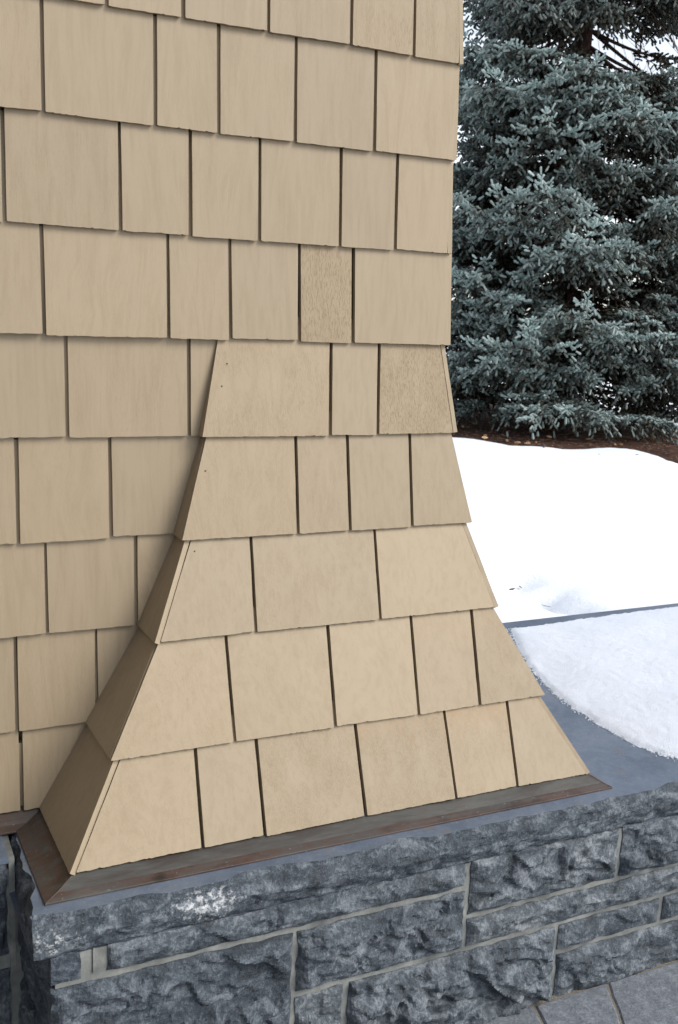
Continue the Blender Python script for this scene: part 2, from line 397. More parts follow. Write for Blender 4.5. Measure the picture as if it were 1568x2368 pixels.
def rock_block(name, x0, x1, z0, z1, yf, yb, parent, amp=.016, step=.0052, mat=None, seed=None, side=None):
    """one split-faced block, face towards -y (side None) or towards -x (side = x of the face; x0,x1 then run along y)"""
    seed = random.uniform(0, 50) if seed is None else seed
    L, Hh = x1-x0, z1-z0; nx_, nz_ = max(3, int(L/step)), max(3, int(Hh/step))
    V, F = [], []
    for j in range(nz_+1):
        for i in range(nx_+1):
            u, v = L*i/nx_, Hh*j/nz_
            h = rough_height(u, v, L, Hh, seed, amp)
            eu = .0038*noise.noise(Vector((v*45, seed, 1.5 if i == 0 else 7.5))) if i in (0, nx_) else 0
            ev = .0040*noise.noise(Vector((u*35, seed, 3.5 if j == 0 else 9.5))) if j in (0, nz_) else 0
            V.append((x0+u+eu, yf-h, z0+v+ev))
    W_ = nx_+1
    for j in range(nz_):
        for i in range(nx_):
            a = j*W_+i; F.append((a, a+1, a+W_+1, a+W_))
    ring = [i for i in range(W_)] + [j*W_+nx_ for j in range(1, nz_+1)] + [nz_*W_+i for i in range(nx_-1, -1, -1)] + [j*W_ for j in range(nz_-1, 0, -1)]
    b0 = len(V)
    for r in ring: V.append((V[r][0], yb, V[r][2]))
    m = len(ring)
    for i in range(m):
        j = (i+1) % m; F.append((ring[j], ring[i], b0+i, b0+j))
    F.append(tuple(b0+i for i in range(m-1, -1, -1)))
    if side is not None:                      # turn the block so that its face looks to -x
        V = [(side+(y-yf), x, z) for x, y, z in V]; F = [tuple(reversed(f)) for f in F]
    bx_, by_, bz_ = sum(v[0] for v in V)/len(V), sum(v[1] for v in V)/len(V), min(v[2] for v in V)
    o = mesh_obj(name, [(x-bx_, y-by_, z-bz_) for x, y, z in V], F, mat or M_STONE, parent, (bx_, by_, bz_))
    return o

wall = tag(empty('stone_base_wall', (1.4, -.35, 0)), 'dark blue-grey split stone wall with a smooth capstone under the flared shingles', 'wall')
def reparent(o, p):
    o.parent = p; o.matrix_parent_inverse = Matrix.Translation(-p.location)
    return o
YF = -.360
CB = .383                                    # underside of the cap
XW = .334
j2 = .0062                                   # half a joint
st = []
def S(x0, x1, z0, z1, amp=.014, **kw):
    if z0 < .01: z0 = -.02
    st.append(rock_block('stone', x0+j2, x1-j2, z0+j2, z1-j2, YF, YF+.12, None, amp, **kw))
S(XW-j2, .392, .323, CB+.006, .006); S(.428, 1.206, .323, CB+.006, .010); S(1.206, 1.619, .254, CB+.006, .014); S(1.619, 2.35, .254, CB+.006, .016); S(2.35, 2.9, .254, CB+.006, .016)
S(1.206, 2.25, .179, .254, .010); S(2.25, 2.9, .179, .254)
S(XW-j2, .806, .088, .323, .019); S(.806, 1.206, .179, .323, .018)
S(.806, .923, .006, .179, .012); S(.923, 1.457, .006, .179, .019)
S(1.457, 1.765, .107, .179, .010); S(1.765, 2.4, .107, .179, .012); S(2.4, 2.9, .006, .179)
S(1.457, 1.98, .006, .107, .012); S(1.98, 2.4, .006, .107)
S(XW-j2, .50, .006, .088, .012); S(.50, .806, .006, .088, .012)
# left side of the base, returning to the recess
for (z0, z1) in ((.006, .20), (.20, CB+.006)):
    st.append(rock_block('stone', YF+.135, -.085, z0+j2, z1-j2, 0, .1, None, .008, side=XW-.004))
for (z0, z1) in ((.006, .145), (.145, .27), (.27, CB+.006)):
    st.append(rock_block('stone', YF+.02, YF+.128, z0+j2, z1-j2, 0, .1, None, .010, side=XW+.002))
for o in st: reparent(o, wall)
reparent(box('mortar_bed', XW+.008, 2.9, YF+.0025, .80, -.02, CB-.004, M_MORTAR), wall)

reparent(box('mortar_joint', .4085, .4115, YF-.0012, YF+.01, .334, CB, M_MORTAR), wall)

# capstone: smooth top, split front and left faces
def capstone():
    X0, X1, Y0, Y1 = .303, 4.6, -.366, .885
    xs = np.concatenate([np.arange(X0, 2.3, .006), np.arange(2.3, X1+.01, .1)])
    zs = np.linspace(CB, CT, 16); V, F = [], []
    def off(s, t, seed):
        u = s; v = t*(CT-CB)
        q = Vector((u*6+seed, t*1.7+u*.8, seed))+noise.noise_vector(Vector((u*14, t, seed)))*.3
        fac = facets(q)+.5*facets(q*2.6, 7.0)+.25*facets(q*6, 6.0)
        fr = noise.fractal(Vector((u*26, v*40, seed)), 1.0, 2.1, 5)
        body = .012*math.sin(math.pi*min(1, t*1.05))**.6
        chip = max(0, noise.noise(Vector((u*7, 3.3, seed)))-.12)*.05*max(0, t-.55)/.45
        return body+.013*fac*(1 if t < .99 else .55)+.007*fr*(1 if t < .99 else .6)-chip
    for t_, z in enumerate(zs):
        t = t_/(len(zs)-1)
        for x in xs:
            V.append((x+(.004*noise.noise(Vector((z*60, 3, 1))) if x == xs[0] else 0), Y0-off(x, t, 2.0)+.006, z))
    W_ = len(xs)
    for j in range(len(zs)-1):
        for i in range(W_-1): a = j*W_+i; F.append((a, a+1, a+W_+1, a+W_))
    front = mesh_obj('split_front', V, F, M_CAPF)
    top_edge = [V[(len(zs)-1)*W_+i] for i in range(W_)]; bot_edge = [V[i] for i in range(W_)]
    # left face
    ys = np.arange(Y0, .02, .008); V2, F2 = [], []
    XL_ = lambda y: X0+max(0, (y+.34))*.062
    for t_, z in enumerate(zs):
        t = t_/(len(zs)-1)
        for i, y in enumerate(ys):
            if i == 0: V2.append(V[t_*W_])
            else: V2.append((XL_(y)-(off(y, t, 9.0)-.008)*min(1, i/6), y, z))
    n_ = len(ys)
    for j in range(len(zs)-1):
        for i in range(n_-1): a = j*n_+i; F2.append((a+1, a, a+n_, a+n_+1))
    left = mesh_obj('split_side', V2, F2, M_CAPF)
    le = [V2[(len(zs)-1)*n_+i] for i in range(n_)]; lb = [V2[i] for i in range(n_)]
    # top, back, right, underside
    T, FT = list(top_edge), []
    i0 = int(np.argmin(np.abs(xs-(X0+.05))))          # first front vertex that has its own row point
    for x in xs: T.append((max(x, xs[i0]), -.30, CT))
    for i in range(i0, W_-1): FT.append((i, i+1, W_+i+1, W_+i))
    b = len(T); T += [(X1, -.30, CT), (X1, Y1, CT), (xs[i0], Y1, CT), (xs[i0], -.30, CT)]; FT.append((b, b+1, b+2, b+3))
    b = len(T); T += le[1:]+[(xs[i0], le[-1][1], CT)]; m = len(le)-1
    FT.append(tuple([i for i in range(0, i0+1)]+[W_+i0]+[b+m]+[b+i for i in range(m-1, -1, -1)]))
    b = len(T); T += [(X1, Y1, CT), (xs[0], Y1, CT), (xs[0], Y1, CB), (X1, Y1, CB), (X1, -.36, CB), (X1, -.36, CT), (X0, -.36, CB)]
    FT += [(b+1, b, b+3, b+2), (b, b+5, b+4, b+3), (b+2, b+3, b+4, b+6)]
    top = mesh_obj('capstone', T, FT, M_CAPT)
    return top, front, left
ct_, cf_, cl_ = capstone()
reparent(ct_, wall); cf_.parent = ct_; cl_.parent = ct_

# recessed wall to the left, under the back shingles
rec = tag(empty('recessed_stone_wall', (-.2, -.1, 0)), 'strip of dark stone wall set back in the recess beside the flared base', 'wall')
YR = -.118
reparent(box('mortar_bed', -1.4, XW+.002, YR+.003, .12, -.02, CT-.03, M_MORTAR), rec)
rs = []
for (x0, x1, z0, z1) in ((-.30, .3035, .245, .446), (-.9, -.31, .245, .446), (-1.4, -.91, .245, .446), (-1.4, -.91, .02, .222), (-.05, .308, .02, .222), (-.5, -.06, .02, .222), (-.9, -.51, .02, .222)):
    rs.append(rock_block('stone', x0+.005, x1-.004, z0+.005, z1-.004, YR, YR+.1, None, .010))
for o in rs: reparent(o, rec)
def prism(name, poly, z0, z1, mat):
    n = len(poly); V = [(x, y, z) for z in (z0, z1) for x, y in poly]
    F = [tuple(range(n-1, -1, -1)), tuple(range(n, 2*n))]+[(i, (i+1) % n, n+(i+1) % n, n+i) for i in range(n)]
    return reparent(mesh_obj(name, V, F, mat), rec)
prism('capstone', [(-1.4, YR-.004), (.3035, YR-.004), (.3085, .06), (-1.4, .06)], .446, CT-.002, M_CAPT)
prism('mortar_joint', [(.3038, YR-.002), (.3145, YR-.002), (.3195, .06), (.3088, .06)], .22, CT-.005, M_MORTAR)

# ------------------------------------------------------------------ shingled wall
T0 = .0098                                   # shingle thickness
ZR = {k: 2.05-z for k, z in {-2: -.4, -1: -.2, 0: 0, 1: .2, 2: .4, 3: .6, 4: .797, 5: 1.0017, 6: 1.190, 7: 1.387, 8: 1.559}.items()}
YB = {-3: 0, -2: 0, -1: 0, 0: 0, 1: 0, 2: 0, 3: -.006, 4: -.030, 5: -.064, 6: -.128, 7: -.207, 8: -.284}
XL = {3: .755, 4: .713, 5: .662, 6: .588, 7: .480, 8: .385}
XR = {-3: 1.302, -2: 1.302, -1: 1.302, 0: 1.302, 1: 1.300, 2: 1.300, 3: 1.308, 4: 1.324, 5: 1.357, 6: 1.402, 7: 1.493, 8: 1.579}
ZR[-3] = ZR[-2]+.2
house = tag(empty('shingled_wall', (.9, 0, CT)), 'tan painted wood shingle wall of overlapping courses with a flared foot', 'wall')
flare = None
def shingle(bl, br, tr, tl, nrm, parent, wear=0.0, stain=0.0, ext=.11, jag=.0012, name='shingle', thick=T0):
    """wedge-cut shingle: exposed quad bl-br-tr-tl facing nrm, running on under the course above by ext"""
    bl, br, tr, tl = (Vector(map(float, q)) for q in (bl, br, tr, tl)); nrm = Vector(nrm).normalized()
    upL, upR = (tl-bl), (tr-br)
    tl2, tr2 = tl+upL.normalized()*ext, tr+upR.normalized()*ext
    if (tr2-tl2).dot(br-bl) < .01*(br-bl).length: mid = (tl2+tr2)/2; s_ = (br-bl).normalized()*.004; tl2, tr2 = mid-s_, mid+s_
    Lb = (br-bl).length; n = max(6, int(Lb/.0042)); dn = -(upL+upR).normalized(); al = (br-bl).normalized()
    sway = random.uniform(-.0012, .0012); push = random.uniform(-.0006, .0007); sd_ = random.uniform(0, 90)
    pts = []
    for i in range(n+1):
        t = i/n; q = bl.lerp(br, t)
        dj = jag*(.9*noise.noise(Vector((t*Lb*60, sd_, 0)))+.55*noise.noise(Vector((t*Lb*420, sd_, 4)))+(random.random() < .10)*random.uniform(-1.3, .3))
        edge = 0 if 0 < i < n else -.0008
        pts.append(q+dn*(dj+sway*(t-.5)*2+edge))
    ns = 7; right = []; left = []
    for i in range(1, ns):
        t = i/ns
        right.append(br.lerp(tr2, t)+al*.0006*noise.noise(Vector((t*6, sd_, 11)))); left.append(bl.lerp(tl2, t)+al*.0006*noise.noise(Vector((t*6, sd_, 17))))
    outline = pts+right+[tr2, tl2]+left[::-1]
    c = (bl+br)/2
    N = len(outline); V = [q+nrm*push-c for q in outline]+[q-nrm*thick-c for q in outline]
    F = [tuple(range(N)), tuple(range(2*N-1, N-1, -1))]+[((i+1) % N, i, N+i, N+(i+1) % N) for i in range(N)]
    o = mesh_obj(name, V, F, M_PAINT, parent, c)
    o['wear'] = float(wear); o['stain'] = float(stain)
    if parent is not None: o.matrix_parent_inverse = Matrix.Translation(-parent.location)
    return o
def flat_row(k, xs_, wears=None, top_flare=None):
    """a course on the plane of the wall; xs_ are joint positions"""
    z0, z1 = ZR[k], ZR[k-1]; yb, yt = YB[k] if top_flare else 0.0, .0104+(YB[k-1] if top_flare else 0)
    for i, (a, b) in enumerate(zip(xs_, xs_[1:])):
        g0, g1 = random.uniform(.0032, .0046), random.uniform(.0032, .0046)
        s0, s1 = random.uniform(-.0014, .0014), random.uniform(-.0014, .0014)
        w_ = (wears or {}).get(i, random.uniform(0, .22)); jz = random.uniform(-.0018, .0018)
        shingle((a+g0, yb, z0+jz), (b-g1, yb, z0+jz), (b-g1+s1, yt, z1), (a+g0+s0, yt, z1), (0, -1, -.052), house, w_, 0, ext=.2)
def jx(k, px):
    return [on_plane(u, v, (0, 0, ZR[k]), (0, 1, 0))[0] for u, v in px]
def rnd_left(start, stop, seed):
    r = random.Random(seed); out = [start]
    while out[-1] > stop: out.append(out[-1]-r.uniform(.09, .24))
    return out[1:][::-1]
LEFT = -1.1
rows_px = {
 0: [(247, 3), (424, 40), (621, 70), (812, 103), (957, 130)],
 1: [(101, 258), (360, 290), (506, 305), (683, 325), (866, 347)],
 2: [(11, 515), (279, 533), (441, 545), (600, 553), (787, 570), (914, 578)],
 3: [(102, 775), (389, 780), (531, 785), (690, 788), (813, 793)],
 4: [(157, 1013), (438, 1003)],
 5: [(43, 1257), (258, 1240)],
 6: [(110, 1463), (315, 1443)],
 7: [(225, 1655)],
 8: [(51, 1870)]}
wears = {(0, 690): .55, (3, 690): 1.0}
for k in range(-2, 4):
    if k < 0:
        r = random.Random(k+50); xs_ = [LEFT]
        while xs_[-1] < 1.05: xs_.append(xs_[-1]+r.uniform(.10, .24))
        xs_.append(1.302)
    else:
        j = jx(k, rows_px[k]); xs_ = rnd_left(j[0], LEFT, k+5)+j+[XR[k]]
    strip = k % 2 == 0
    if strip: xs_[-1] -= T0-.0018
    else: xs_[-1] += .003
    wd = {}
    if k == 3: wd[len(xs_)-3] = 1.0
    if k == 0: wd[len(xs_)-3] = .5; wd[len(xs_)-2] = .45
    if k == 3:      # course 3 begins to kick out a little towards its lower right
        flat_row(k, xs_, wd, True)
    else: flat_row(k, xs_, wd)
for k in range(4, 9):
    j = jx(k, rows_px[k]); end = {4: .80, 5: .76, 6: .70, 7: .63, 8: .54}[k]
    flat_row(k, rnd_left(j[0], LEFT, k+5)+j+[end])
# flared foot: backing body
V, F = [], []
ks = [3, 4, 5, 6, 7, 8]
for k in ks:
    o_ = .028; xl = XL[k]+o_; xr = XR[k]-o_; y = YB[k]+o_; z = ZR[k] if k < 8 else ZR[k]-.004
    V += [(xl, .05, z), (xl, y, z), (xr, y, z), (xr, .80, z)]
for i in range(len(ks)-1):
    a, b = i*4, i*4+4
    for j in range(3): F.append((b+j, b+j+1, a+j+1, a+j))
F += [(0, 1, 2, 3), (23, 22, 21, 20)]
flare = mesh_obj('flared_base', V, F, M_BOARD); reparent(flare, house); flare['label'] = 'flared shingled foot stepping out over the stone wall'
def on_row(k, u, v):
    p0 = np.array((0, YB[k], ZR[k])); p1 = np.array((0, YB[k-1]+.0104, ZR[k-1]))
    d = p1-p0; n = np.array((0, -d[2], d[1])); return on_plane(u, v, p0, n), n/np.linalg.norm(n)
front_px = {   # (top, bottom) of each joint between the two corners
 4: [((766, 795), (764, 1008)), ((877, 800), (874, 1005))],
 5: [((684, 1010), (690, 1235)), ((803, 1010), (810, 1222)), ((948, 1008), (954, 1215))],
 6: [((580, 1243), (592, 1462)), ((866, 1225), (880, 1430))],
 7: [((522, 1473), (543, 1717)), ((758, 1450), (776, 1680)), ((950, 1425), (969, 1650)), ((1090, 1412), (1110, 1627))],
 8: [((452, 1735), (470, 1960)), ((593, 1713), (614, 1932)), ((822, 1678), (847, 1890)), ((1027, 1645), (1056, 1848)), ((1172, 1622), (1197, 1817))]}
fw_ = {(4, 0): .45, (4, 2): 1.0, (6, 1): .25, (8, 2): .45, (8, 3): .5, (7, 4): .35, (8, 4): .35}
fs_ = {(8, 3): .5, (8, 4): .9, (8, 5): .35, (7, 3): .3, (7, 4): .3}
XTL = {4: XL[3]}
for k in range(4, 9):
    z0, z1, yb, yt = ZR[k], ZR[k-1], YB[k], YB[k-1]+.0104
    xtl = XL[k-1]+.012 if k > 4 else XL[3]
    bot = [XL[k]]; top = [xtl]
    for (tp, bp) in front_px[k]:
        P, nr = on_row(k, *tp); Q_, nr = on_row(k, *bp)
        t = (z1-Q_[2])/(P[2]-Q_[2]); bot.append(Q_[0]+(P[0]-Q_[0])*(z0-Q_[2])/(P[2]-Q_[2])); top.append(Q_[0]+(P[0]-Q_[0])*t)
    bot.append(XR[k]); top.append(XR[k-1]-.0104)
    if nr[1] > 0: nr = -nr
    if k % 2 == 0:
        bot[-1] -= T0+.0018; top[-1] -= T0+.0018
        if k > 4: bot[0] += T0+.0016; top[0] += T0+.0012
    for i in range(len(bot)-1):
        g0 = 0 if i == 0 else random.uniform(.0030, .0044); g1 = 0 if i == len(bot)-2 else random.uniform(.0030, .0044); jz = random.uniform(-.0015, .0015)
        shingle((bot[i]+g0, yb, z0+jz), (bot[i+1]-g1, yb, z0+jz), (top[i+1]-g1, yt, z1), (top[i]+g0, yt, z1), nr, flare, fw_.get((k, i), random.uniform(.02, .28)), fs_.get((k, i), 0), ext=.05)
# left returns: one broad shingle per course, mitred into the corner
for k in range(4, 9):
    z0, z1 = ZR[k], ZR[k-1]; xb = XL[k]; xt = XL[k-1]+.0104 if k > 4 else XL[3]+.003
    over = k % 2 == 0 and k > 4
    yf_b = YB[k]+(0 if over else T0); yf_t = (YB[k-1]+.0104)+(0 if over else T0)
    d = Vector((xt-xb, 0, z1-z0)); nr = Vector((-d.z, 0, d.x)).normalized()
    shingle((xb, .012, z0), (xb, yf_b, z0), (xt, min(yf_t, .016), z1), (xt, .020, z1), nr, flare, .05, 0, ext=.03, jag=.0007)
# right returns (their front edges show as thin strips on every second course)
for k in range(-2, 9):
    z0, z1 = ZR[k], ZR[k-1]; xb = XR[k]; xt = XR[k-1]-.0104
    over = k % 2 == 0
    y0b = YB[k]+(0 if over else T0+.0005); y0t = (YB[k-1]+.0104)+(0 if over else T0+.0005)
    d = Vector((xt-xb, 0, z1-z0)); nr = Vector((d.z, 0, -d.x)).normalized()
    r = random.Random(k+90); ys_ = [0.0]
    while ys_[-1] < .55: ys_.append(ys_[-1]+r.uniform(.12, .24))
    ys_[-1] = .80
    for i in range(len(ys_)-1):
        g0 = 0 if i == 0 else .0035; g1 = .0035
        a_b, a_t = (y0b, y0t) if i == 0 else (ys_[i], ys_[i])
        par = flare if k > 3 else house
        shingle((xb, a_b+g0, z0), (xb, ys_[i+1]-g1, z0), (xt, ys_[i+1]-g1, z1), (xt, a_t+g0, z1), nr, par, .15, 0, ext=.05)
# sheathing behind the shingles
reparent(box('sheathing', LEFT-.1, 1.268, .046, .80, CT+.03, 2.75, M_BOARD), house)
reparent(box('starter_strip', LEFT-.1, .42, .0145, .0455, CT+.034, .63, M_BOARD), house)
# small nail heads left showing
def nail(u, v, k, front):
    if front: P, nr = on_row(k, u, v); 
    else: P = on_plane(u, v, (0, .006, 0), (0, 1, 0)); nr = np.array((0, -1, -.06))
    if nr[1] > 0: nr = -nr
    nr = nr/np.linalg.norm(nr); q = Vector(nr).to_track_quat('Z', 'Y')
    bm = bmesh.new(); bmesh.ops.create_cone(bm, cap_ends=True, segments=10, radius1=.0019, radius2=.0015, depth=.0016)
    me = bpy.data.meshes.new('nail_head'); bm.to_mesh(me); bm.free(); me.materials.append(M_NAIL)
    o = bpy.data.objects.new('nail_head', me); link(o)
    o.rotation_euler = q.to_euler(); o.location = Vector(P)+Vector(nr)*.0008; reparent(o, flare if front else house)
for a in ((525, 841, 4, 1), (513, 893, 4, 1), (475, 1089, 5, 1), (450, 1275, 6, 1), ): nail(*a)

# ------------------------------------------------------------------ eave overhead and an added light-blocking wall at the left (out of frame)
por = tag(empty('eave', (-.4, -.3, 3.3)), 'overhanging tan eave above the shingled wall', 'roof')
reparent(box('soffit', -2.5, 1.72, -.62, 1.2, 3.30, 3.34, M_ROOF), por)
reparent(box('fascia', -2.5, 1.75, -.655, -.625, 3.24, 3.50, M_ROOF), por)
reparent(box('roof_deck', -2.5, 1.72, -.62, 1.2, 3.345, 3.49, M_SNOW), por)
hw_ = tag(empty('shade_wall', (-1.4, -1, 0)), 'dark wall added out of view to shade the left side of the flared foot', 'wall')
reparent(box('shade_panel', -1.4, -1.2, -3.4, .05, 0, 3.29, M_SHADE_WALL), hw_)

# ------------------------------------------------------------------ copper flashing
cop = tag(empty('copper_flashing', (.9, -.30, CT)), 'weathered brown copper flashing strip folded between shingles and stone cap', 'flashing')
prof = [(-.020, .502), (-.012, .4935), (.019, .4735), (.0225, .4712), (.0388, .4640), (.0395, .4634), (.0395, .4606)]
path = [((LEFT-.1, .004), (.389, .004), (0, -1), .92), ((.389, .004), (.389, -.282), (-1, 0), 1.42), ((.389, -.282), (1.577, -.282), (0, -1), 1.0), ((1.577, -.282), (1.577, .80), (1, 0), 1.0)]
def off_pt(seg, other, d, at_end):
    (a, b, n, s) = seg
    if other is None: p = b if at_end else a; return (p[0]+n[0]*d*s, p[1]+n[1]*d*s)
    p = b if at_end else a; n2, s2 = other[2], other[3]
    return (p[0]+n[0]*d*s+n2[0]*d*s2, p[1]+n[1]*d*s+n2[1]*d*s2)
for i, seg in enumerate(path):
    prev = path[i-1] if i else None; nxt = path[i+1] if i < len(path)-1 else None
    V, F = [], []; L = math.dist(seg[0], seg[1]); m = max(2, int(L/.02))
    for j in range(m+1):
        t = j/m
        for (d, z) in prof:
            p0 = off_pt(seg, prev, d, False); p1 = off_pt(seg, nxt, d, True)
            wob = .0006*noise.noise(Vector((t*L*9, d*50, i*3.1)))
            V.append((p0[0]+(p1[0]-p0[0])*t, p0[1]+(p1[1]-p0[1])*t, z+(wob if z > .462 else 0)))
    K = len(prof)
    for j in range(m):
        for q in range(K-1): a = j*K+q; F.append((a, a+1, a+K+1, a+K))
    o = mesh_obj('flashing_strip', V, F, M_COPPER); reparent(o, cop)
    if i >= 2:
        o.data.materials.append(M_COPPER_G)
        for pi, pl in enumerate(o.data.polygons): pl.material_index = 1 if pi % (K-1) < 3 else 0
    md = o.modifiers.new('thickness', 'SOLIDIFY'); md.thickness = .0008; md.offset = 1 if False else -1
# soldered mitre seam at the outer left corner
def seam(pa, pb, r=.0011):
    a, b = Vector(pa), Vector(pb); bm = bmesh.new()
    bmesh.ops.create_cone(bm, cap_ends=True, segments=8, radius1=r, radius2=r, depth=(b-a).length)
    me = bpy.data.meshes.new('mitre_seam'); bm.to_mesh(me); bm.free(); me.materials.append(M_COPPER)
    o = bpy.data.objects.new('mitre_seam', me); o.rotation_euler = (b-a).to_track_quat('Z', 'Y').to_euler(); o.location = (a+b)/2; link(o); reparent(o, cop)
for (d0, z0), (d1, z1) in zip(prof[1:4], prof[2:5]):
    for (i, nx_) in ((1, 2), (2, 3)):
        a = off_pt(path[i], path[nx_], d0, True); b = off_pt(path[i], path[nx_], d1, True)
        seam((a[0], a[1], z0+.0002), (b[0], b[1], z1+.0002))

# ------------------------------------------------------------------ snow left on the capstone
def snow_pile():
    front = [(1182, 1455), (1186, 1470), (1192, 1490), (1210, 1520), (1240, 1560), (1280, 1602), (1330, 1640), (1380, 1673), (1430, 1700), (1480, 1726), (1535, 1748), (1570, 1756)]
    back = [(1568, 1404), (1450, 1420), (1330, 1436), (1245, 1449), (1200, 1454)]
    Pf = [on_z(u, v, CT)[:2] for u, v in front]; Pb = [on_z(u, v, CT)[:2] for u, v in back]
    out = [tuple(q) for q in Pf]+[(1.95, -.285), (2.2, -.30), (2.7, -.29), (3.3, -.27), (3.6, .2), (3.6, .8)]+[(3.3, .87)]+[tuple(q) for q in Pb]
    P = np.array(out)
    step = .011; xs_ = np.arange(P[:, 0].min()-.03, P[:, 0].max()+.03, step); ys_ = np.arange(P[:, 1].min()-.03, P[:, 1].max()+.03, step)
    X, Y = np.meshgrid(xs_, ys_); G = np.stack([X.ravel(), Y.ravel()], 1)
    d = np.full(len(G), 1e9); ins = np.zeros(len(G), bool); n = len(P)
    for i in range(n):
        a, b = P[i], P[(i+1) % n]; ab = b-a; t = np.clip(((G-a)@ab)/(ab@ab), 0, 1)
        d = np.minimum(d, np.hypot(*(G-(a+t[:, None]*ab)).T)); c = ((a[1] > G[:, 1]) != (b[1] > G[:, 1]))
        ins ^= c & (G[:, 0] < (b[0]-a[0])*(G[:, 1]-a[1])/((b[1]-a[1]) or 1e-9)+a[0])
    s = np.where(ins, d, -d)
    s = s+np.array([.007*noise.fractal(Vector((x*38, y*38, 3)), 1, 2, 4)+.006*noise.noise(Vector((x*9, y*9, 1))) for x, y in G])
    hh = .006*np.clip(s/.010, 0, 1)**.6+.05*(1-np.exp(-np.clip(s, 0, 9)/.35))
    hh += np.where(s > 0, np.array([.0020*noise.fractal(Vector((x*60, y*60, 7)), 1, 2.2, 3)+.006*noise.noise(Vector((x*6, y*6, 2))) for x, y in G]), 0)*np.clip(s/.03, 0, 1)
    z = np.where(s > 0, CT+.001+np.clip(hh, .001, 1), CT-.004)
    z = z+np.where(s > 0, rng.uniform(-.0009, .0009, len(z)), 0)
    n1, n2 = len(xs_), len(ys_); ii = np.arange(n1*n2).reshape(n2, n1)
    Qd = np.stack([ii[:-1, :-1], ii[:-1, 1:], ii[1:, 1:], ii[1:, :-1]], -1).reshape(-1, 4)
    Qd = Qd[(s[Qd] > -.02).any(1)]
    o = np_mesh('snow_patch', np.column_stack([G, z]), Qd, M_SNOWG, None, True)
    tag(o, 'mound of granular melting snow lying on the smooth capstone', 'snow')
    # loose ice grains along the melting front edge
    V, T = [], []; r = random.Random(5)
    for i in range(len(Pf)-1):
        a, b = np.array(Pf[i]), np.array(Pf[i+1]); L = np.hypot(*(b-a)); nn = np.array([(b-a)[1], -(b-a)[0]])/L
        for q in range(int(L*900)):
            t = r.random(); e = abs(r.gauss(0, .012)); sgn = 1 if r.random() < .75 else -1
            c = a+(b-a)*t; cc = c-nn*e*sgn*.7; s_ = r.uniform(.0010, .0028); 
            base = len(V); z0 = CT+.0015
            for k_ in range(4): an = k_*math.pi/2+r.random(); V.append((cc[0]+s_*math.cos(an), cc[1]+s_*math.sin(an), z0))
            V.append((cc[0], cc[1], z0+s_*1.6)); V.append((cc[0], cc[1], z0-.001))
            for k_ in range(4): T.append((base+k_, base+(k_+1) % 4, base+4))
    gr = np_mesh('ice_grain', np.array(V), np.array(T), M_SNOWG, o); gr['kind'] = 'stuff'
snow_pile()

